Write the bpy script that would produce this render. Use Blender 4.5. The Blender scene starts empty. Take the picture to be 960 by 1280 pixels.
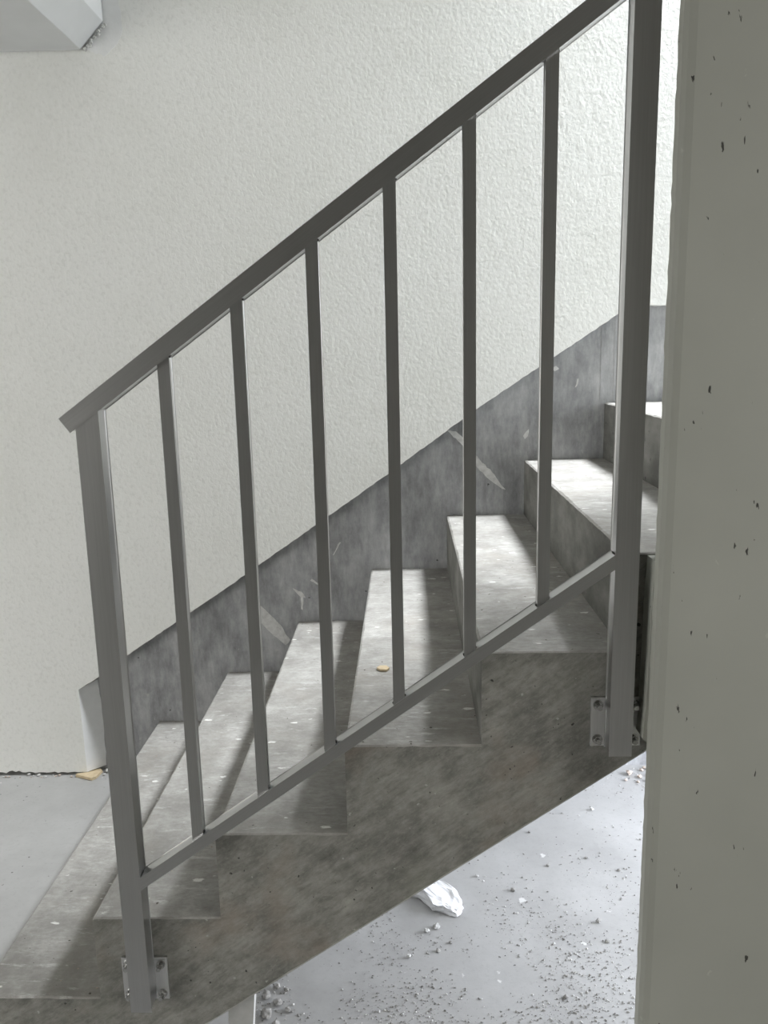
import bpy, bmesh, math, random
from mathutils import Vector, Matrix, noise

random.seed(7)
scene = bpy.context.scene
col = scene.collection

# ------------------------------------------------------------------ camera
def rot(p, yw, r):
    cp, sp, cy, sy, cr, sr = math.cos(p), math.sin(p), math.cos(yw), math.sin(yw), math.cos(r), math.sin(r)
    Rx = Matrix(((1, 0, 0), (0, cp, -sp), (0, sp, cp)))
    Rz = Matrix(((cy, -sy, 0), (sy, cy, 0), (0, 0, 1)))
    Ry = Matrix(((cr, 0, sr), (0, 1, 0), (-sr, 0, cr)))
    return Rz @ Rx @ Ry
M = rot(-0.195736, 0.029378, 0.022031)
cam = bpy.data.cameras.new('camera')
cam.sensor_fit = 'VERTICAL'; cam.sensor_height = 24.0
cam.lens = 1014.134 * 24.0 / 1280.0
cam.clip_start = 0.02
co = bpy.data.objects.new('camera', cam); col.objects.link(co)
c0, c1, c2 = M.col[0], M.col[1], M.col[2]
mw = Matrix((c0, c2, -c1)).transposed().to_4x4()
mw.translation = (0.916786, -1.442604, 1.491940)
co.matrix_world = mw
scene.camera = co

# ------------------------------------------------------------------ world, lights, exposure
w = bpy.data.worlds.new('world'); scene.world = w; w.use_nodes = True
bgn = w.node_tree.nodes['Background']
bgn.inputs[0].default_value = (1.0, 0.99, 0.945, 1); bgn.inputs[1].default_value = 4.35

def area(name, loc, aim, sx, sy, power, colr):
    l = bpy.data.lights.new(name, 'AREA'); l.shape = 'RECTANGLE'; l.size = sx; l.size_y = sy
    l.energy = power; l.color = colr
    o = bpy.data.objects.new(name, l); col.objects.link(o)
    o.location = loc
    o.rotation_euler = (Vector(aim) - Vector(loc)).to_track_quat('-Z', 'Y').to_euler()
    return o
# daylight by a free-hung lamp over the landing, the landing window and the low opening
hw = area('daylight_high_lamp', (2.45, 1.16, 3.62), (1.0, 0.74, 0.85), 0.14, 0.56, 50, (0.93, 0.965, 1.0))
hw.data.spread = math.radians(80)
area('daylight_landing_window', (3.28, 0.70, 1.82), (1.0, 0.75, 1.82), 0.9, 0.7, 17, (0.86, 0.92, 1.0))
area('daylight_low_opening', (2.74, 0.62, 0.56), (1.0, 0.62, 0.25), 1.0, 0.9, 60, (0.84, 0.89, 1.0))

vs = scene.view_settings
vs.view_transform = 'Standard'; vs.look = 'None'; vs.gamma = 1; vs.use_curve_mapping = False
vs.exposure = 0.0

# ------------------------------------------------------------------ material helpers
class NT:
    def __init__(s, name, rough=0.8, metallic=0.0, spec=0.4):
        s.m = bpy.data.materials.new(name); s.m.use_nodes = True
        s.t = s.m.node_tree; s.b = s.t.nodes['Principled BSDF']
        s.b.inputs['Roughness'].default_value = rough
        s.b.inputs['Metallic'].default_value = metallic
        s.b.inputs['Specular IOR Level'].default_value = spec
        g = s.n('ShaderNodeNewGeometry'); s.pos = g.outputs['Position']
    def n(s, t, **k):
        x = s.t.nodes.new(t)
        for a, v in k.items(): setattr(x, a, v)
        return x
    def l(s, a, b): s.t.links.new(a, b)
    def mapping(s, scale=(1, 1, 1), roty=0.0, loc=(0, 0, 0)):
        v = s.pos
        if roty:
            r = s.n('ShaderNodeVectorRotate', rotation_type='Y_AXIS'); r.inputs['Angle'].default_value = roty
            s.l(v, r.inputs['Vector']); v = r.outputs[0]
        mp = s.n('ShaderNodeMapping'); mp.inputs['Scale'].default_value = scale; mp.inputs['Location'].default_value = loc
        s.l(v, mp.inputs['Vector']); return mp.outputs[0]
    def noise(s, scale, detail=4, rough=0.55, vec=None, dist=0.0):
        x = s.n('ShaderNodeTexNoise'); x.inputs['Scale'].default_value = scale
        x.inputs['Detail'].default_value = detail; x.inputs['Roughness'].default_value = rough
        x.inputs['Distortion'].default_value = dist
        s.l(vec if vec else s.pos, x.inputs['Vector']); return x.outputs['Fac']
    def ramp(s, fac, stops):
        r = s.n('ShaderNodeValToRGB'); e = r.color_ramp.elements
        while len(e) < len(stops): e.new(0.5)
        for el, (p, c) in zip(e, stops):
            el.position = p; el.color = (c[0], c[1], c[2], 1) if not isinstance(c, (int, float)) else (c, c, c, 1)
        s.l(fac, r.inputs[0]); return r.outputs[0]
    def mix(s, fac, a, b, mode='MIX'):
        x = s.n('ShaderNodeMix', data_type='RGBA', blend_type=mode)
        for sock, v in ((x.inputs[0], fac), (x.inputs[6], a), (x.inputs[7], b)):
            if hasattr(v, 'links'): s.l(v, sock)
            elif isinstance(v, (int, float)): sock.default_value = v
            else: sock.default_value = (v[0], v[1], v[2], 1)
        return x.outputs[2]
    def math(s, op, a, b=0.0, clamp=False):
        x = s.n('ShaderNodeMath', operation=op, use_clamp=clamp)
        for sock, v in ((x.inputs[0], a), (x.inputs[1], b)):
            if hasattr(v, 'links'): s.l(v, sock)
            else: sock.default_value = v
        return x.outputs[0]
    def spots(s, scale, thr, power, vec=None, soft=0.25):
        """0..1 mask of isolated round spots of random size"""
        v = s.n('ShaderNodeTexVoronoi'); v.inputs['Scale'].default_value = scale
        nz = s.n('ShaderNodeTexNoise'); nz.inputs['Scale'].default_value = scale * 3.2; nz.inputs['Detail'].default_value = 2
        base = vec if vec else s.pos
        s.l(base, nz.inputs['Vector'])
        ma = s.n('ShaderNodeVectorMath', operation='MULTIPLY_ADD'); s.l(nz.outputs['Color'], ma.inputs[0])
        ma.inputs[1].default_value = (0.55 / scale,) * 3; s.l(base, ma.inputs[2])
        s.l(ma.outputs[0], v.inputs['Vector'])
        sep = s.n('ShaderNodeSeparateColor'); s.l(v.outputs['Color'], sep.inputs[0])
        rad = s.math('MULTIPLY', s.math('POWER', sep.outputs[0], power), thr)
        d = s.math('SUBTRACT', rad, v.outputs['Distance'])
        return s.math('DIVIDE', d, max(thr * soft, 1e-4), clamp=True)
    def bump(s, h, strength=0.3, dist=0.01, prev=None):
        b = s.n('ShaderNodeBump'); b.inputs['Strength'].default_value = strength; b.inputs['Distance'].default_value = dist
        s.l(h, b.inputs['Height'])
        if prev: s.l(prev, b.inputs['Normal'])
        s.l(b.outputs[0], s.b.inputs['Normal']); return b.outputs[0]
    def color(s, c):
        if hasattr(c, 'links'): s.l(c, s.b.inputs['Base Color'])
        else: s.b.inputs['Base Color'].default_value = (c[0], c[1], c[2], 1)
    def rough(s, f): s.l(f, s.b.inputs['Roughness'])

PITCH = math.atan2(0.187, 0.262865)

# rough formwork concrete on the stair flank: diagonal board streaks, pores, faint rust tint
k = NT('flank_concrete', 0.85, spec=0.3)
st = k.noise(10, 8, 0.74, k.mapping((1.0, 1, 3.6), PITCH))
st2 = k.noise(24, 7, 0.75, k.mapping((1.0, 1, 4), PITCH, (3, 1, 2)))
bl = k.noise(8.5, 8, 0.72)
gr = k.noise(70, 5, 0.75, k.mapping((1.0, 1, 2), PITCH))
c = k.ramp(st, [(0.36, (0.11, 0.108, 0.099)), (0.5, (0.235, 0.231, 0.212)), (0.64, (0.37, 0.36, 0.333))])
c = k.mix(0.5, c, k.ramp(bl, [(0.36, (0.115, 0.113, 0.104)), (0.5, (0.24, 0.236, 0.217)), (0.64, (0.37, 0.36, 0.333))]))
c = k.mix(k.ramp(st2, [(0.52, 0.0), (0.66, 0.6)]), c, (0.145, 0.143, 0.13))
c = k.mix(k.ramp(gr, [(0.5, 0.0), (0.7, 0.35)]), c, (0.42, 0.41, 0.38))
c = k.mix(k.ramp(k.noise(4.2, 4, 0.6, k.mapping((1, 1, 1), 0, (9, 4, 1))), [(0.52, 0.0), (0.68, 0.45)]), c, (0.32, 0.255, 0.21))
c = k.mix(k.ramp(k.noise(5.0, 4, 0.6, k.mapping((1, 1, 1), 0, (2, 8, 5))), [(0.56, 0.0), (0.72, 0.35)]), c, (0.29, 0.30, 0.25))
pores = k.spots(52, 0.24, 10)
c = k.mix(pores, c, (0.05, 0.05, 0.045))
c = k.mix(k.spots(110, 0.24, 9, k.mapping((1, 1, 1), 0, (2, 6, 3))), c, (0.07, 0.07, 0.062))
c = k.mix(k.math('MULTIPLY', k.spots(60, 0.22, 12, k.mapping((1, 1, 1), 0, (5, 5, 5))), 0.6), c, (0.5, 0.5, 0.47))
k.color(c)
b1 = k.bump(st2, 0.35, 0.004); k.bump(k.math('SUBTRACT', k.noise(160, 3, 0.6), k.math('MULTIPLY', pores, 2.0)), 0.35, 0.002, b1)
M_FLANK = k.m

# trowelled tread concrete with drips of plaster and dust
k = NT('tread_concrete', 0.72, spec=0.35)
bl = k.noise(8, 8, 0.7)
fine = k.noise(75, 6, 0.75, k.mapping((0.6, 1.2, 1)))
c = k.ramp(bl, [(0.36, (0.265, 0.256, 0.238)), (0.5, (0.355, 0.346, 0.326)), (0.64, (0.45, 0.44, 0.42))])
c = k.mix(k.ramp(fine, [(0.38, 0.5), (0.56, 0.0)]), c, (0.25, 0.24, 0.222))
c = k.mix(k.ramp(k.noise(5, 5, 0.6, k.mapping((1, 1, 1), 0, (6, 1, 2))), [(0.5, 0.0), (0.68, 0.4)]), c, (0.33, 0.305, 0.27))
c = k.mix(k.ramp(k.noise(14, 7, 0.78, k.mapping((0.8, 3.4, 1))), [(0.57, 0.0), (0.66, 0.6)]), c, (0.62, 0.615, 0.60))
c = k.mix(k.math('MULTIPLY', k.spots(34, 0.34, 8, k.mapping((0.7, 1.5, 1))), 0.85), c, (0.80, 0.80, 0.77))
c = k.mix(k.spots(75, 0.26, 12, k.mapping((1, 1, 1), 0, (7, 2, 3))), c, (0.10, 0.09, 0.075))
k.color(c)
b1 = k.bump(fine, 0.25, 0.003); k.bump(bl, 0.2, 0.01, b1)
M_TREAD = k.m

# step risers, the same pour against smooth boards
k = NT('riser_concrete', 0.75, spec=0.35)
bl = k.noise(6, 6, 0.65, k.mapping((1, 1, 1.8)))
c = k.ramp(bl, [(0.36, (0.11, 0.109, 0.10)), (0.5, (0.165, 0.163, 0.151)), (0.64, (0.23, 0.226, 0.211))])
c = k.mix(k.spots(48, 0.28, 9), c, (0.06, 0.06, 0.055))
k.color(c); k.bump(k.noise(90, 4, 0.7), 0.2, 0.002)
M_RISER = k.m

# bare smooth dark concrete of the back wall
k = NT('dark_wall_concrete', 0.5, spec=0.45)
bl = k.noise(4.2, 8, 0.7)
vt = k.noise(12, 7, 0.75, k.mapping((1.7, 1, 0.5)))
c = k.ramp(bl, [(0.36, (0.20, 0.203, 0.212)), (0.5, (0.36, 0.366, 0.38)), (0.66, (0.56, 0.566, 0.58))])
c = k.mix(0.5, c, k.ramp(vt, [(0.36, (0.17, 0.17, 0.172)), (0.52, (0.36, 0.362, 0.366)), (0.68, (0.58, 0.58, 0.58))]))
c = k.mix(k.math('MULTIPLY', k.spots(34, 0.22, 9, k.mapping((1, 1, 0.8), 0.5)), 0.5), c, (0.5, 0.5, 0.48))
c = k.mix(k.spots(40, 0.18, 12, k.mapping((1, 1, 1), 0, (4, 4, 4))), c, (0.04, 0.04, 0.04))
k.color(c)
k.rough(k.ramp(bl, [(0.3, 0.42), (0.7, 0.62)]))
k.bump(k.noise(40, 5, 0.65), 0.12, 0.003)
M_SKIRT = k.m

# roller textured off-white plaster
k = NT('plaster', 0.9, spec=0.2)
lump = k.noise(95, 3, 0.55, k.mapping((1, 1, 0.8)), 0.4)
lump2 = k.noise(30, 4, 0.6, k.mapping((1, 1, 0.7)), 0.6)
mask = k.noise(3.0, 3, 0.5)
c = k.ramp(k.noise(1.6, 5, 0.55), [(0.3, (0.835, 0.84, 0.81)), (0.5, (0.885, 0.89, 0.868)), (0.72, (0.91, 0.915, 0.90))])
c = k.mix(k.ramp(lump, [(0.55, 0.0), (0.68, 0.4)]), c, (0.93, 0.93, 0.915))
c = k.mix(k.ramp(lump, [(0.34, 0.45), (0.46, 0.0)]), c, (0.76, 0.765, 0.74))  # shade painted into the hollows between the roller lumps
k.color(c)
b1 = k.bump(k.math('MULTIPLY', lump2, mask), 0.28, 0.007)
k.bump(lump, 0.36, 0.0026, b1)
M_PLASTER = k.m

k = NT('skim_white', 0.85, spec=0.25)
k.color(k.ramp(k.noise(22, 5, 0.6), [(0.3, (0.83, 0.84, 0.84)), (0.7, (0.90, 0.905, 0.91))]))
k.bump(k.noise(60, 4, 0.6), 0.25, 0.003)
M_WHITE = k.m

k = NT('soffit_paint', 0.8, spec=0.3)
k.color(k.ramp(k.noise(5, 4, 0.55), [(0.3, (0.68, 0.69, 0.69)), (0.7, (0.74, 0.75, 0.755))]))
k.bump(k.noise(45, 4, 0.6), 0.08, 0.003)
M_SOFFIT = k.m

# painted grey-green concrete of the near wall, with small blow holes
k = NT('grey_green_wall', 0.62, spec=0.35)
c = k.ramp(k.noise(2.4, 5, 0.55), [(0.3, (0.35, 0.355, 0.318)), (0.7, (0.40, 0.405, 0.365))])
p1 = k.spots(48, 0.22, 8, k.mapping((1.5, 1, 0.6), 0.08))
p2 = k.spots(27, 0.15, 7, k.mapping((1.8, 1, 0.55), 0.1, (3, 7, 1)))
pp = k.math('MAXIMUM', p1, p2)
c = k.mix(pp, c, (0.045, 0.045, 0.04))
c = k.mix(k.math('MULTIPLY', k.spots(33, 0.2, 12, k.mapping((1, 1, 0.7), 0, (1, 1, 6))), 0.35), c, (0.55, 0.56, 0.5))
k.color(c)
b1 = k.bump(k.math('MULTIPLY', pp, -1.0), 0.5, 0.003); k.bump(k.noise(9, 4, 0.5), 0.08, 0.01, b1)
M_PANEL = k.m

# screeded floor
k = NT('floor_screed', 0.5, spec=0.4)
bl = k.noise(3.0, 7, 0.65)
c = k.ramp(bl, [(0.3, (0.32, 0.317, 0.31)), (0.5, (0.38, 0.377, 0.37)), (0.72, (0.44, 0.437, 0.43))])
c = k.mix(k.ramp(k.noise(70, 4, 0.7), [(0.55, 0.0), (0.72, 0.35)]), c, (0.26, 0.255, 0.245))
c = k.mix(k.math('MULTIPLY', k.spots(22, 0.26, 7), 0.7), c, (0.74, 0.74, 0.72))
c = k.mix(k.spots(60, 0.22, 11, k.mapping((1, 1, 1), 0, (2, 3, 3))), c, (0.10, 0.10, 0.09))
k.color(c); k.rough(k.ramp(bl, [(0.3, 0.42), (0.7, 0.62)]))
k.bump(k.noise(38, 5, 0.65), 0.12, 0.004)
M_FLOOR = k.m

def steel(name, roty, scale, f=1.0):
    k = NT(name, 0.34, metallic=1.0)
    g = k.noise(1.0, 3, 0.6, k.mapping(scale, roty))
    k.color(k.ramp(g, [(0.3, (0.53 * f, 0.53 * f, 0.53 * f)), (0.7, (0.58 * f, 0.58 * f, 0.58 * f))]))
    k.rough(k.ramp(g, [(0.3, 0.30), (0.7, 0.34)]))
    return k.m
M_STEEL_V = steel('brushed_steel_upright', 0, (420, 420, 6))
M_STEEL_S = steel('brushed_steel_sloped', PITCH, (6, 420, 420))
M_STEEL_P = steel('steel_plate', 0, (300, 300, 20), 1.35)
k = NT('bolt_zinc', 0.2, metallic=1.0); k.color(k.ramp(k.noise(400, 2), [(0.3, (0.42, 0.42, 0.415)), (0.7, (0.62, 0.62, 0.61))])); M_BOLT = k.m
k = NT('weld_bead', 0.6, metallic=0.6); k.color(k.ramp(k.noise(500, 2), [(0.3, (0.03, 0.03, 0.03)), (0.7, (0.09, 0.085, 0.08))])); M_WELD = k.m
def plain(name, a, b, scale=60, rough=0.9):
    k = NT(name, rough, spec=0.25)
    f = k.noise(scale, 4, 0.6)
    k.color(k.ramp(f, [(0.3, a), (0.7, b)])); k.bump(f, 0.3, 0.003); return k.m
M_STONE = plain('crushed_stone', (0.20, 0.195, 0.185), (0.42, 0.41, 0.39), 90)
M_STONE_L = plain('pale_stone', (0.45, 0.445, 0.43), (0.64, 0.635, 0.62), 90)
M_RUST = plain('brown_rubble', (0.36, 0.29, 0.24), (0.58, 0.50, 0.44), 50)
M_TAN = plain('tan_board', (0.50, 0.40, 0.26), (0.64, 0.53, 0.36), 40)
M_LUMP = plain('white_gypsum', (0.80, 0.80, 0.81), (0.88, 0.88, 0.89), 30)
M_SMEAR = plain('plaster_smear', (0.50, 0.50, 0.49), (0.70, 0.70, 0.69), 60)
M_MORTAR = plain('mortar', (0.42, 0.415, 0.39), (0.56, 0.55, 0.52), 70)
M_BOARD = plain('stub_board', (0.40, 0.40, 0.39), (0.50, 0.50, 0.49), 25)
M_CRUMB = plain('crumbled_mortar', (0.60, 0.60, 0.58), (0.86, 0.86, 0.84), 120)
k = NT('window_glass', 0.05, spec=0.5); k.b.inputs['Transmission Weight'].default_value = 1.0
k.color(k.ramp(k.noise(2), [(0.3, (0.93, 0.96, 0.96)), (0.7, (0.97, 0.98, 0.98))])); M_GLASS = k.m
M_FRAME = plain('window_frame_paint', (0.62, 0.63, 0.63), (0.70, 0.71, 0.71), 12, 0.5)

# ------------------------------------------------------------------ object helpers
def root_loc(o):
    v = Vector((0, 0, 0))
    while o is not None: v += o.location; o = o.parent
    return v
def thing(name, loc, label=None, cat=None, group=None, kind=None):
    o = bpy.data.objects.new(name, None); col.objects.link(o); o.location = loc
    o.empty_display_size = 0.1
    return tag(o, label, cat, group, kind)
def tag(o, label=None, cat=None, group=None, kind=None):
    if label: o['label'] = label
    if cat: o['category'] = cat
    if group: o['group'] = group
    if kind: o['kind'] = kind
    return o
def mesh(name, verts, faces, mats, parent=None, loc=(0, 0, 0), idx=None, smooth=False, bevel=0.0, seg=2):
    """verts in world coordinates; loc is the object's own origin in world"""
    off = Vector(loc)
    me = bpy.data.meshes.new(name)
    me.from_pydata([tuple(Vector(v) - off) for v in verts], [], faces)
    if not isinstance(mats, (list, tuple)): mats = [mats]
    for m in mats: me.materials.append(m)
    if idx:
        for p, i in zip(me.polygons, idx): p.material_index = i
    bm = bmesh.new(); bm.from_mesh(me)
    if bevel: bmesh.ops.bevel(bm, geom=bm.edges[:], offset=bevel, segments=seg, affect='EDGES', profile=0.5)
    bmesh.ops.recalc_face_normals(bm, faces=bm.faces[:])
    bm.to_mesh(me); bm.free()
    if smooth:
        for p in me.polygons: p.use_smooth = True
    o = bpy.data.objects.new(name, me); col.objects.link(o)
    if parent is not None:
        o.parent = parent; o.location = off - root_loc(parent)
    else: o.location = off
    return o
BOXF = [(0, 1, 2, 3), (7, 6, 5, 4), (0, 4, 5, 1), (1, 5, 6, 2), (2, 6, 7, 3), (3, 7, 4, 0)]
def box(name, x0, x1, y0, y1, z0, z1, mat, parent=None, bevel=0.0, loc=None):
    v = [(x0, y0, z0), (x1, y0, z0), (x1, y1, z0), (x0, y1, z0), (x0, y0, z1), (x1, y0, z1), (x1, y1, z1), (x0, y1, z1)]
    return mesh(name, v, BOXF, mat, parent, loc or ((x0 + x1) / 2, (y0 + y1) / 2, z0), bevel=bevel)
def prism(name, pts, y0, y1, mat, parent=None, bevel=0.0, back=None, idx=None, loc=None, mats=None):
    """polygon in XZ extruded from y0 to y1 (back: other outline at y1)"""
    n = len(pts); back = back or pts
    v = [(x, y0, z) for x, z in pts] + [(x, y1, z) for x, z in back]
    f = [tuple(range(n)), tuple(range(2 * n - 1, n - 1, -1))] + [(i, (i + 1) % n, n + (i + 1) % n, n + i) for i in range(n)]
    if loc is None: loc = (sum(p[0] for p in pts) / n, y0, min(p[1] for p in pts))
    return mesh(name, v, f, mats or mat, parent, loc, bevel=bevel, idx=idx)
def jit(a): return random.uniform(-a, a)
def sample_line(p, q, step, a, first=True):
    n = max(1, int(math.dist(p, q) / step)); out = []
    for i in range(0 if first else 1, n + 1):
        t = i / n; j = a if 0 < i < n else 0
        out.append((p[0] + (q[0] - p[0]) * t + jit(j), p[1] + (q[1] - p[1]) * t + jit(j)))
    return out
def stone(r, sub=1, seed=0, sq=(1, 1, 0.7)):
    bm = bmesh.new(); bmesh.ops.create_icosphere(bm, subdivisions=sub, radius=1)
    rnd = random.Random(seed)
    for v in bm.verts:
        d = rnd.uniform(0.68, 1.15)
        v.co = Vector((v.co.x * sq[0], v.co.y * sq[1], v.co.z * sq[2])) * d * r
    zmin = min(v.co.z for v in bm.verts)
    for v in bm.verts: v.co.z -= zmin
    vs_ = [tuple(v.co) for v in bm.verts]; fs = [tuple(x.index for x in f.verts) for f in bm.faces]
    bm.free(); return vs_, fs

# ------------------------------------------------------------------ dimensions
W = 1.28817           # concrete face of the back wall
PL = W - 0.044        # plaster face
RISE, RUN = 0.187, 0.262865
XR = 3.30             # inner face of the right wall
TOP = 4.45

# ------------------------------------------------------------------ setting
tag(box('floor', -4.2, 5.0, -5.0, W + 0.25, -0.15, 0.0, M_FLOOR), kind='structure')

wb = box('wall_back', -4.2, XR + 0.25, W, W + 0.22, 0.0, TOP, M_SKIRT); tag(wb, kind='structure')
# plaster coat: bare concrete shows below its sloping lower edge
low = []
x = -4.2
while x < -0.30:
    low.append((x, 0.012 + noise.noise(Vector((x * 16, 0, 0))) * 0.008 + jit(0.004))); x += 0.012
low.append((-0.264, 0.012))
ret = sample_line((-0.264, 0.012), (-0.2665, 0.331), 0.02, 0.0008, False)
slope = []
pts = [(-0.2665, 0.331), (-0.193, 0.376), (-0.083, 0.456), (0.278, 0.694), (0.84, 1.079), (1.161, 1.307), (1.607, 1.596), (1.640, 1.6165), (XR, 1.618)]
for a, b in zip(pts, pts[1:]): slope += sample_line(a, b, 0.015, 0.0012, False)
front = low + ret + slope + [(XR, TOP), (-4.2, TOP)]
nb = len(low)
back = []
for i, p in enumerate(front):
    if nb - 1 <= i < nb + len(ret):
        t = min(1.0, max(0.0, p[1] / 0.331))
        back.append((p[0] + 0.046 + 0.014 * math.sin(math.pi * (0.2 + 0.6 * t)) + jit(0.0012), p[1] + 0.036 * (1 - t) * t * 2 + 0.02 * t))
    else: back.append(p)
# the return beside the first step is bare white skim
n = len(front)
idx = [0, 0] + [1 if nb - 1 <= i < nb + len(ret) - 1 else 0 for i in range(n)]
prism('plaster_coat', front, PL, W - 0.0005, None, wb, back=back, idx=idx, mats=[M_PLASTER, M_WHITE], loc=(0, PL, 0))

def patch(name, pts, y, th, mat, parent, a=0.002, step=0.01):
    out = []
    for p, q in zip(pts, pts[1:] + pts[:1]): out += sample_line(p, q, step, a)[:-1]
    return prism(name, out, y - th, y, mat, parent)
# smears of plaster and scrapes on the bare concrete
for p in [[(1.055, 1.226), (1.085, 1.222), (1.103, 1.206), (1.133, 1.168), (1.165, 1.124), (1.206, 1.082), (1.232, 1.045), (1.252, 1.021), (1.241, 1.024), (1.198, 1.055), (1.157, 1.097), (1.119, 1.16)],
          [(0.35, 0.674), (0.403, 0.612), (0.459, 0.552), (0.494, 0.492), (0.476, 0.474), (0.429, 0.517), (0.391, 0.559)],
          [(0.51, 0.683), (0.541, 0.670), (0.554, 0.648), (0.545, 0.650), (0.543, 0.604), (0.537, 0.606), (0.537, 0.65)],
          [(1.325, 1.202), (1.315, 1.192), (1.309, 1.202), (1.328, 1.226)],
          [(1.40, 1.425), (1.415, 1.432), (1.425, 1.422), (1.41, 1.414)],
          [(1.478, 1.36), (1.485, 1.365), (1.49, 1.39), (1.484, 1.388)],
          [(0.655, 0.80), (0.66, 0.802), (0.685, 0.845), (0.68, 0.846)],
          [(0.573, 0.71), (0.578, 0.716), (0.605, 0.697), (0.598, 0.694)]]:
    patch('plaster_smear', p, W, 0.0012, M_SMEAR, wb)
# hairline board joints at the landing
for x0, z0, z1 in ((1.561, 1.312, 1.565), (1.604, 1.312, 1.59)):
    box('board_joint', x0, x0 + 0.004, W - 0.0015, W, z0, z1, M_SKIRT, wb)
# filler around the beam end on the plaster
patch('filler_patch', [(-0.045, 2.42), (0.01, 2.395), (0.055, 2.43), (0.075, 2.47), (0.07, 2.55), (0.085, 2.66), (0.04, 2.72), (0.0, 2.7), (-0.02, 2.5)], PL, 0.0004, M_WHITE, wb, 0.004, 0.012)

# near wall panel with a chipped arris
PX, PY0, PY1 = 1.3445, -0.088, -0.004
sec = []
nz = 260
vv, ff = [], []
for i in range(nz + 1):
    z = TOP * i / nz
    j = noise.noise(Vector((0, 0, z * 40))) * 0.0012 + jit(0.0008)
    j2 = noise.noise(Vector((7, 0, z * 30))) * 0.0022 + jit(0.0014)
    ring = [(5.0, PY0), (PX + 0.022, PY0), (PX + 0.010, PY0 + 0.002), (PX + 0.003 + j * .5, PY0 + 0.008), (PX + j, PY0 + 0.020), (PX + 0.0235 + j2, PY1 - 0.003), (PX + 0.028 + j2, PY1), (5.0, PY1)]
    for x, y in ring: vv.append((x, y, z))
m = 8
for i in range(nz):
    for q in range(m):
        a, b = i * m + q, i * m + (q + 1) % m
        ff.append((a, b, b + m, a + m))
ff.append(tuple(range(m))); ff.append(tuple(nz * m + q for q in range(m)))
wf = mesh('wall_front', vv, ff, M_PANEL, None, (PX, PY0, 0)); tag(wf, kind='structure')

# right wall: low opening under the landing, high window above it
def wall_with_holes(name, x0, x1, ys, zs, holes, mat):
    root = None; vs_, fs = [], []
    for a in range(len(ys) - 1):
        for b in range(len(zs) - 1):
            if (a, b) in holes: continue
            o = len(vs_)
            y0, y1, z0, z1 = ys[a], ys[a + 1], zs[b], zs[b + 1]
            vs_ += [(x0, y0, z0), (x1, y0, z0), (x1, y1, z0), (x0, y1, z0), (x0, y0, z1), (x1, y0, z1), (x1, y1, z1), (x0, y1, z1)]
            fs += [tuple(i + o for i in f) for f in BOXF]
    return tag(mesh(name, vs_, fs, mat, None, (x0, 0, 0)), kind='structure')
wall_with_holes('wall_right', XR, XR + 0.2, [PY1, 0.06, 1.16, W], [0.0, 0.04, 1.05, 1.45, 2.20, TOP], {(1, 1), (1, 3)}, M_PLASTER)
win = thing('window_1', (XR + 0.1, 0.61, 1.45), kind='structure')
z0, z1 = 1.45, 2.20
for args in ((0.06, 0.11, z0, z1), (1.11, 1.16, z0, z1), (0.11, 1.11, z0, z0 + .05), (0.11, 1.11, z1 - .05, z1), (0.585, 0.635, z0 + .05, z1 - .05)):
    box('frame_bar', XR + 0.10, XR + 0.16, args[0], args[1], args[2], args[3], M_FRAME, win)
for y0, y1 in ((0.11, 0.585), (0.635, 1.11)):
    box('pane', XR + 0.125, XR + 0.131, y0, y1, z0 + .05, z1 - .05, M_GLASS, win)
# made-up rooflight frame and bay slab, added around the free-hung daylight lamp
tag(box('added_bay_slab', 2.32, XR, PY1, W - 0.05, 3.80, 3.95, M_SOFFIT), kind='structure')
win = thing('added_rooflight', (0, 0, 0), kind='structure')
for x0, x1, y0, y1 in ((-0.10, -0.075, -0.27, 0.27), (0.075, 0.10, -0.27, 0.27), (-0.075, 0.075, -0.27, -0.245), (-0.075, 0.075, 0.245, 0.27)):
    box('frame_bar', x0, x1, y0, y1, -0.01, 0.06, M_FRAME, win, loc=(0, 0, 0))
box('pane', -0.075, 0.075, -0.245, 0.245, 0.035, 0.041, M_GLASS, win, loc=(0, 0, 0))
win.location = hw.location; win.rotation_euler = hw.rotation_euler

# the room on the near side: low ceiling and a wall behind, open to daylight on its far left
tag(box('ceiling_room', -4.2, 5.0, -3.4, PY0, 2.95, 3.1, M_RISER), kind='structure')
tag(box('light_block_wall', -4.2, PX, PY0, PY1, 2.95, 3.90, M_PANEL), kind='structure')  # unseen, added above the room ceiling to cut daylight on the stair
tag(box('wall_left', -4.4, -4.2, -1.3, W + 0.22, 0.0, TOP, M_PANEL), kind='structure')
tag(box('wall_rear', -2.35, 5.0, -3.4, -3.2, 0.0, 2.95, M_RISER), kind='structure')
# unseen slab added to keep the high light off the front of the treads
tag(box('light_block_slab', 1.42, 2.30, PY1, 0.98, 3.02, 3.40, M_RISER), kind='structure')
tag(box('ceiling', -4.2, XR + 0.2, -0.09, W + 0.22, TOP, TOP + 0.15, M_SOFFIT), kind='structure')

# underside of the upper landing with its chamfered edge
up = thing('ceiling_landing', (0, 0.5, 2.4167), kind='structure')
prism('slab', [(-4.2, 2.4167), (-0.059, 2.4167), (0.0171, 2.4924), (0.0171, 2.80), (-4.2, 2.80)], -0.05, PL - 0.005, M_SOFFIT, up, bevel=0.002)
random.seed(5)
for i in range(20):
    t = random.uniform(0.1, 0.97)
    r = random.uniform(0.003, 0.008)
    vs_, fs = stone(r, 1, i, (1, 0.8, 0.9))
    cx_, cz_ = -0.059 + 0.076 * t + random.uniform(0.002, 0.012), 2.4167 + 0.076 * t - random.uniform(0.006, 0.014)
    mesh('mortar_crumb', [(a + cx_, b + PL - 0.003, c_ + cz_ - r * .5) for a, b, c_ in vs_], fs, M_CRUMB, up, (cx_, PL, cz_))

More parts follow.
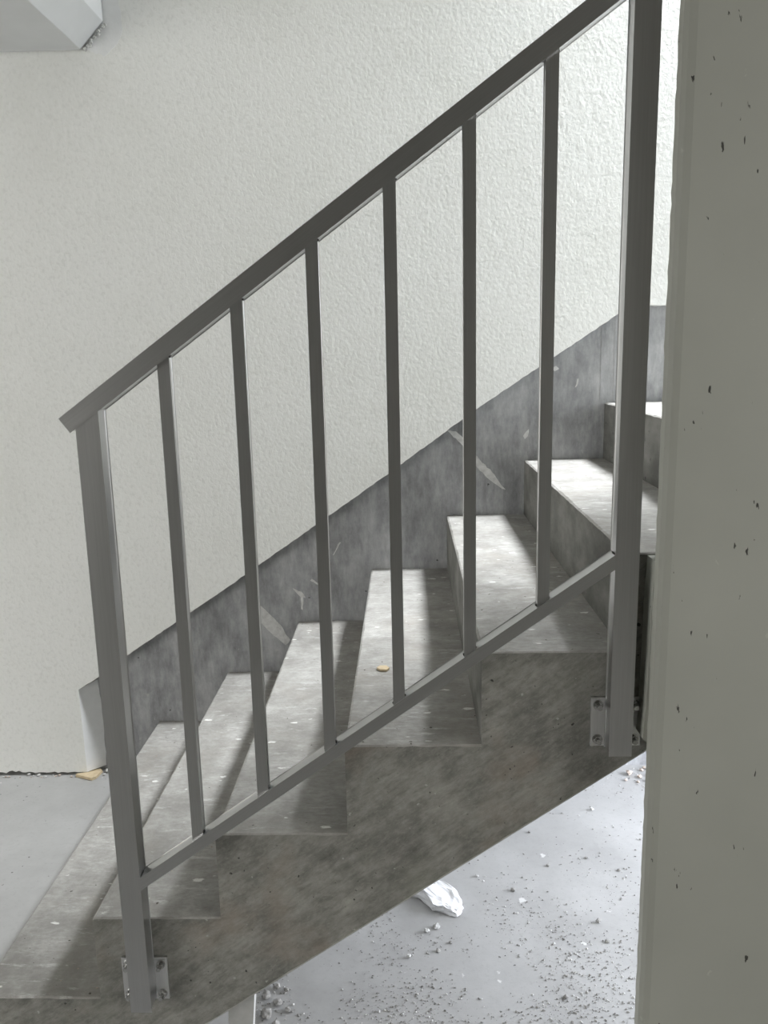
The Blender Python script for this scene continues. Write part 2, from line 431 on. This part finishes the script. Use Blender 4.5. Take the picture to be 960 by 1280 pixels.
# ------------------------------------------------------------------ concrete stair
stair = thing('concrete_staircase', (0.8, 0.0, 0.0), 'bare grey concrete staircase climbing beside the white plastered wall', 'staircase')
def zb(x): return 0.428 + 0.690 * (x - 0.92)
NX, NY = 14, 72
random.seed(11)
def make_step(i, x0, x1, z1, zlow0, zlow1, name):
    """tread grid with worn nose and front edge; flat flank below it"""
    v, f, mi = [], [], []
    ys = [0.0, 0.0025] + [0.0025 + (W - 0.0025) * (j / (NY - 2)) ** 1.0 for j in range(1, NY - 1)]
    ys.sort(); ny = len(ys)
    xs = [0.0, 0.004] + [0.004 + (x1 - x0 - 0.004) * a / (NX - 2) for a in range(1, NX - 1)]
    nx = len(xs)
    for j, y in enumerate(ys):
        chip = 0.0035 + 0.004 * max(0, noise.noise(Vector((i * 9.1, y * 28, 0)))) + abs(jit(0.0012))
        for a, xx in enumerate(xs):
            z = z1 + noise.noise(Vector((x0 + xx, y, i)) * 6) * 0.0015
            px = x0 + xx
            if a == 0: z = z1 - chip * 0.75; px = x0
            if a == 1: px = x0 + chip
            py = y
            if j == 0:
                z -= 0.0022 + 0.004 * max(0, noise.noise(Vector((px * 30, 3.3, i)))) + abs(jit(0.001))
            v.append((px, py, z))
    for j in range(ny - 1):
        for a in range(nx - 1):
            p = j * nx + a
            f.append((p, p + 1, p + nx + 1, p + nx)); mi.append(0)
    # riser
    rb = len(v)
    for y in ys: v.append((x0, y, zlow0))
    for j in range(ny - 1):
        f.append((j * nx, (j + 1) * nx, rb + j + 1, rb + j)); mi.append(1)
    # flank and wall side
    e0 = len(v); v.append((x1, 0.0, zlow1)); v.append((x1, W, zlow1))
    fr = list(range(nx)) + [e0, rb]
    f.append(tuple(fr)); mi.append(2)
    bk = [(ny - 1) * nx + a for a in range(nx)] + [e0 + 1, rb + ny - 1]
    f.append(tuple(reversed(bk))); mi.append(2)
    # inner side and underside
    f.append(tuple([j * nx + nx - 1 for j in range(ny)] + [e0 + 1, e0])); mi.append(1)
    f.append(tuple([rb + j for j in range(ny)] + [e0 + 1, e0])); mi.append(2)
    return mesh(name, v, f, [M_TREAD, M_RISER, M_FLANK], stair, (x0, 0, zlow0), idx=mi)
for i in range(1, 7):
    x0, x1, z1 = (i - 1) * RUN, i * RUN, i * RISE
    make_step(i, x0, x1, z1, z1 - RISE, z1 - 0.012, 'step')
XL = 6 * RUN
make_step(7, XL, XR - 0.002, 7 * RISE, 6 * RISE - 0.0, 6 * RISE - 0.0, 'landing')
# waist slab below the saw-tooth line
poly = [(0.0, 0.0)]
for i in range(1, 7):
    poly.append(((i - 1) * RUN, (i - 1) * RISE))
    poly.append((i * RUN, i * RISE - 0.012))
poly.append((XL, 6 * RISE)); poly.append((XR - 0.002, 6 * RISE)); poly.append((XR - 0.002, 1.13)); 
poly = [(0.0, 0.0)] + poly[2:]
poly[-1] = (XR - 0.002, 6 * RISE - 0.02)
xq = 0.92 + (6 * RISE - 0.02 - 0.428) / 0.690
poly.append((xq, 6 * RISE - 0.02))
lowedge = sample_line((xq, zb(xq)), (0.31, zb(0.31)), 0.02, 0.0012)[1:]
poly += lowedge + [(0.30, 0.0)]
prism('waist_slab', poly, 0.0, W - 0.001, M_FLANK, stair, loc=(0.3, 0, 0))
# soffit skin showing as a thin strip under the flank
prism('soffit_strip', [(xq, zb(xq) + 0.01), (0.33, zb(0.33) + 0.01), (0.33, zb(0.33) - 0.0075), (xq, zb(xq) - 0.0075)], 0.006, W - 0.002, M_MORTAR, stair)
f_ = 1.3926 / 1.4426
mp_ = [(0.9168 + (x - 0.9168) * f_, 1.4919 + (z - 1.4919) * f_) for x, z in [(1.385, 1.117), (1.371, 1.119), (1.362, 1.109), (1.359, 1.04), (1.358, 0.955), (1.357, 0.86), (1.355, 0.796), (1.352, 0.757), (1.3705, 0.742), (1.40, 0.762)]]
mp_ = [(x + 0.005, min(z, 1.118)) for x, z in mp_]
patch('mortar_fillet', mp_, -0.0005, 0.05, M_PANEL, wf, 0.0007, 0.012)

# ------------------------------------------------------------------ railing
YF, YB = -0.046, -0.008
rail = thing('stair_railing', (0.365, -0.027, 0.19), 'brushed steel stair railing with two posts and six slim balusters', 'railing')
SL = math.tan(math.atan2(2.0191 - 1.3883, 1.2097 - 0.316))
ca, sa = math.cos(math.atan(SL)), math.sin(math.atan(SL))
def hz_low(x): return 1.3658 + SL * (x - 0.3334)      # lower front edge of the handrail
HT = 0.0284
x_end = 1.372
p0 = (0.3334, 1.3658); p1 = (x_end, hz_low(x_end))
prism('handrail', [p0, p1, (p1[0] - sa * HT, p1[1] + ca * HT), (p0[0] - sa * HT, p0[1] + ca * HT)], YF - 0.0012, YB + 0.0006, M_STEEL_S, rail, bevel=0.0015)
PW = 0.0385
def upright(name, xl, wd, zbot, y0, y1, topf, botf=None, bev=0.0018):
    b0 = botf(xl) - 0.005 if botf else zbot; b1 = botf(xl + wd) - 0.005 if botf else zbot
    tf = topf; topf = lambda q: tf(q) + 0.007
    return prism(name, [(xl, b0), (xl + wd, b1), (xl + wd, topf(xl + wd)), (xl, topf(xl))], y0, y1, M_STEEL_V, rail, bevel=bev)
post1 = upright('post', 0.3445, PW, 0.1945, YF, YB, hz_low)
post2 = upright('post', 1.2840, PW, 0.7475, YF, YB, hz_low)
# lower rail: top edge line from the left post to the right post
LS = (1.1291 - 0.495) / (1.2829 - 0.3856)
def lr_top(x): return 0.495 + LS * (x - 0.3856)
xa, xb = 0.3445 + PW + 0.0005, 1.2840 - 0.0005
vh = 0.0238
prism('lower_rail', [(xa, lr_top(xa) - vh), (xb, lr_top(xb) - vh), (xb, lr_top(xb)), (xa, lr_top(xa))], YF + 0.001, YB - 0.001, M_STEEL_S, rail, bevel=0.0015)
BW, BY0 = 0.0190, YF + 0.008
for kx in range(6):
    xl = 0.4925 + kx * 0.1312
    b = upright('baluster', xl, BW, 0, BY0, BY0 + 0.019, hz_low, lr_top, 0.0012)
    for xx, top in ((xl + BW + 0.0005, False), (xl - 0.0005, False), (xl + BW + 0.0005, True)):
        vs_, fs = stone(0.0032, 1, kx, (1.0, 2.2, 0.8))
        zz = (hz_low(xx) - 0.0035) if top else lr_top(xx) - 0.0008
        mesh('weld', [(a + xx, c_ + BY0 + 0.009, d + zz) for a, c_, d in vs_], fs, M_WELD, b, (xx, BY0, zz), smooth=True)
for xx, zf, p in ((xa, lr_top(xa), post1), (xb, lr_top(xb), post2)):
    vs_, fs = stone(0.003, 1, 3, (0.8, 5.0, 0.9))
    mesh('weld', [(a + xx, c_ + YF + 0.02, d + zf - 0.002) for a, c_, d in vs_], fs, M_WELD, p, (xx, YF, zf), smooth=True)

def bolt_mesh():
    bm = bmesh.new()
    def cyl(r, y0, y1, seg):
        mt = Matrix.Translation((0, (y0 + y1) / 2, 0)) @ Matrix.Rotation(math.pi / 2, 4, 'X')
        bmesh.ops.create_cone(bm, cap_ends=True, segments=seg, radius1=r, radius2=r, depth=abs(y1 - y0), matrix=mt)
    cyl(0.0098, -0.0018, 0.0, 20)      # washer
    cyl(0.0078, -0.0085, -0.0018, 6)   # hexagonal nut
    cyl(0.0046, -0.0175, -0.0085, 14)  # stud end
    me = bpy.data.meshes.new('anchor_bolt'); bm.to_mesh(me); bm.free(); me.materials.append(M_BOLT); return me
BM = bolt_mesh()
for x0, x1, z0, z1 in ((0.3165, 0.4105, 0.190, 0.287), (1.2560, 1.3505, 0.7475, 0.8455)):
    pl = box('base_plate', x0, x1, -0.0075, -0.0005, z0, z1, M_STEEL_P, rail, bevel=0.0012, loc=((x0 + x1) / 2, -0.004, z0))
    for bx in (x0 + 0.0135, x1 - 0.0135):
        for bz in (z0 + 0.0145, z1 - 0.0145):
            o = bpy.data.objects.new('anchor_bolt', BM); col.objects.link(o); o.parent = pl
            o.location = Vector((bx, -0.0075, bz)) - root_loc(pl)
            o.rotation_euler = (0, random.uniform(0, 1), 0)

# ------------------------------------------------------------------ debris
# white gypsum lump under the flight
random.seed(21)
bm = bmesh.new()
L0, L1 = Vector((0.915, 0.625, 0)), Vector((1.048, 0.487, 0))
ax = (L1 - L0).normalized(); sd = Vector((-ax.y, ax.x, 0))
bmesh.ops.create_icosphere(bm, subdivisions=4, radius=1)
ln = (L1 - L0).length / 2; mid = (L0 + L1) / 2
for v in bm.verts:
    c = v.co.copy(); t = c.x
    wd = 0.047 * (1.0 - 0.30 * t) * (0.80 + 0.34 * noise.noise(Vector((t * 3.1, 5, 0))))
    hg = 0.030 * (0.9 - 0.45 * t)
    cr = noise.noise(Vector((c.x * 2.2, c.y * 2.2, c.z * 2.2)) + Vector((4, 4, 4))) * 0.35 + abs(noise.noise(c * 5)) * 0.25
    q = (1 + cr)
    sq = lambda u: math.copysign(abs(u) ** 0.6, u)
    p = mid + ax * (sq(t) * ln * (0.9 + cr * .3)) + sd * (sq(c.y) * wd * q)
    v.co = Vector((p.x, p.y, max(0.0, 0.5 * hg + sq(c.z) * hg * q * (0.5 + .35 * noise.noise(Vector((c.x * 4, c.y * 3, 1)))) * 1.2)))
vs_ = [tuple(v.co) for v in bm.verts]; fs = [tuple(x.index for x in f.verts) for f in bm.faces]; bm.free()
o = mesh('gypsum_lump', vs_, fs, M_LUMP, None, (mid.x, mid.y, 0))
tag(o, 'white crumpled gypsum lump lying on the floor beneath the stair flank', 'rubble')

# tan board offcut by the plaster return, tan chip on the fourth step
P = [(-0.300, 1.228), (-0.232, 1.203), (-0.222, 1.213), (-0.214, 1.262), (-0.226, 1.272), (-0.258, 1.262), (-0.262, 1.2425), (-0.298, 1.242)]
nP = len(P)
o = mesh('board_offcut', [(x, y, 0.0005) for x, y in P] + [(x + jit(.002), y + jit(.002), 0.010 + jit(.002)) for x, y in P],
         [tuple(range(nP)), tuple(range(nP, 2 * nP))] + [(i, (i + 1) % nP, nP + (i + 1) % nP, nP + i) for i in range(nP)], M_TAN, None, (-0.26, 1.235, 0))
tag(o, 'tan broken board offcut on the floor at the plastered wall corner', 'offcut')
P = [(0.838, 0.378), (0.846, 0.366), (0.862, 0.364), (0.868, 0.376), (0.860, 0.390), (0.845, 0.390)]
nP = len(P); z4 = 4 * RISE + 0.0013
o = mesh('wood_chip', [(x, y, z4) for x, y in P] + [(x, y, z4 + 0.005) for x, y in P],
         [tuple(range(nP)), tuple(range(nP, 2 * nP))] + [(i, (i + 1) % nP, nP + (i + 1) % nP, nP + i) for i in range(nP)], M_TAN, None, (0.852, 0.376, z4))
tag(o, 'small tan chip lying on a stair tread', 'chip')

# white board stub under the foot of the flight
o = prism('white_stub', [(0.515, 0.0), (0.562, 0.0), (0.578, 0.172), (0.525, 0.138)], 0.02, 0.05, M_BOARD, None, bevel=0.002)
tag(o, 'white board stub standing under the lower stair flank', 'board')

# stones one can pick out, sharing a few meshes
random.seed(33)
SM = []
for q in range(10):
    vs_, fs = stone(1.0, 2 if q < 5 else 1, 100 + q, (1, 0.8, 0.62))
    me = bpy.data.meshes.new('stone'); me.from_pydata(vs_, [], fs)
    me.materials.append([M_STONE, M_STONE_L, M_RUST][0 if q % 3 else (1 if q < 6 else 2)]); SM.append(me)
SM_L = [m_ for m_ in SM if m_.materials[0] == M_STONE_L]
SM_G = [m_ for m_ in SM if m_.materials[0] == M_STONE]
SM_R = [m_ for m_ in SM if m_.materials[0] == M_RUST]
def put_stone(name, x, y, z, r, pool, label, group):
    o = bpy.data.objects.new(name, random.choice(pool)); col.objects.link(o)
    o.location = (x, y, z); o.scale = (r, r, r); o.rotation_euler = (0, 0, random.uniform(0, 6.28))
    tag(o, label, 'stone', group)
# two crumbs next to the white lump
put_stone('gypsum_crumb', 0.976, 0.441, 0, 0.011, SM_L, 'larger of two pale crumbs lying just in front of the white gypsum lump', 'crumbs by the gypsum lump')
put_stone('gypsum_crumb', 0.950, 0.425, 0, 0.008, SM_L, 'smaller of two pale crumbs lying just in front of the white gypsum lump', 'crumbs by the gypsum lump')
for _ in range(26):
    x = random.uniform(0.72, 1.62); y = random.uniform(0.14, 1.15)
    if zb(x) < 0.12 or (0.88 < x < 1.09 and 0.40 < y < 0.68): continue
    put_stone('pebble', x, y, 0, random.uniform(0.0045, 0.0085), SM_G + SM_L, 'small pebble scattered on the floor under the stair', 'pebbles under the stair')
for x, y, r in ((0.575, 0.150, 0.017), (0.595, 0.185, 0.012), (0.60, 0.125, 0.010), (0.622, 0.165, 0.009), (0.566, 0.205, 0.014), (0.610, 0.225, 0.008), (0.640, 0.115, 0.007), (0.585, 0.235, 0.010)):
    put_stone('rubble_stone', x, y, 0, r, SM_G, 'grey rubble stone heaped beside the white board stub', 'rubble beside the white stub')
for q in range(22):
    put_stone('stone_fragment', random.uniform(1.66, 1.86), random.uniform(1.16, 1.27), 0, random.uniform(0.006, 0.016), SM_R, 'brownish broken stone on the floor against the wall under the landing', 'broken stones under the landing')
for x, y, r in ((-0.195, 1.262, 0.012), (-0.180, 1.270, 0.010), (-0.172, 1.252, 0.007), (-0.200, 1.240, 0.006)):
    put_stone('plaster_crumb', x, y, 0, r, SM_L, 'pale plaster crumb on the floor by the first step', 'plaster crumbs by the first step')

random.seed(52)
for q in range(16):
    put_stone('plaster_flake', random.uniform(-0.62, -0.31), random.uniform(1.226, 1.243), 0, random.uniform(0.003, 0.0075), SM_L + SM_R, 'small broken plaster flake along the foot of the plastered wall', 'flakes along the wall foot')
# grit: too many grains to count
def grit(name, pts, mat, label, cat, split=None):
    V, Fc = [], []
    base = [(1, 0, 0), (-1, 0, 0), (0, 1, 0), (0, -1, 0), (0, 0, 1), (0, 0, -.35)]
    tri = [(0, 2, 4), (2, 1, 4), (1, 3, 4), (3, 0, 4), (2, 0, 5), (1, 2, 5), (3, 1, 5), (0, 3, 5)]
    for (x, y, z, r) in pts:
        o = len(V); a = random.uniform(0, 6.28); c_, s_ = math.cos(a), math.sin(a)
        for bx, by, bz in base:
            q = random.uniform(0.6, 1.25) * r
            V.append((x + (bx * c_ - by * s_) * q, y + (bx * s_ + by * c_) * q * 0.8, z + max(bz, -.3) * q * 0.7))
        Fc += [tuple(i + o for i in t) for t in tri]
    ix = [0 if split is None or q // 8 < split else 1 for q in range(len(Fc))]
    ob = mesh(name, V, Fc, mat, None, (pts[0][0], pts[0][1], pts[0][2]), idx=ix)
    return tag(ob, label, cat, kind='stuff')
random.seed(44)
G = {0: [], 1: []}
tries = 0
while len(G[0]) + len(G[1]) < 7500 and tries < 120000:
    tries += 1
    x = random.uniform(0.50, 2.0); y = random.uniform(0.05, W - 0.01)
    dn = 0.5 + 0.9 * noise.noise(Vector((x * 5, y * 5, 2))) + 0.5 * noise.noise(Vector((x * 14, y * 14, 7)))
    dn *= max(0.10, min(1.0, 1.25 - 1.7 * y)) if y < 1.1 else 0.45
    if random.random() > dn or (0.87 < x < 1.10 and 0.42 < y < 0.68): continue
    r = 0.0011 + 0.0034 * random.random() ** 2.6
    G[0 if random.random() < 0.7 else 1].append((x, y, 0.0003 + r * 0.2, r))
grit('grit', G[0] + G[1], [M_STONE, M_STONE_L], 'fine grey and pale grit strewn across the floor under the stair', 'grit', len(G[0]))
T = []
for _ in range(330):
    i = random.randint(1, 6); x0 = (i - 1) * RUN
    u = random.random()
    x = x0 + (RUN - 0.006 - abs(random.gauss(0, 0.03)) if u < 0.6 else random.uniform(0.02, RUN - 0.02)); x = max(x, x0 + 0.02)
    T.append((x, random.uniform(0.02, W - 0.02), i * RISE + 0.0012, 0.0008 + 0.0022 * random.random() ** 3))
grit('tread_grit', T, M_RUST, 'fine brownish grit scattered over the stair treads', 'grit')
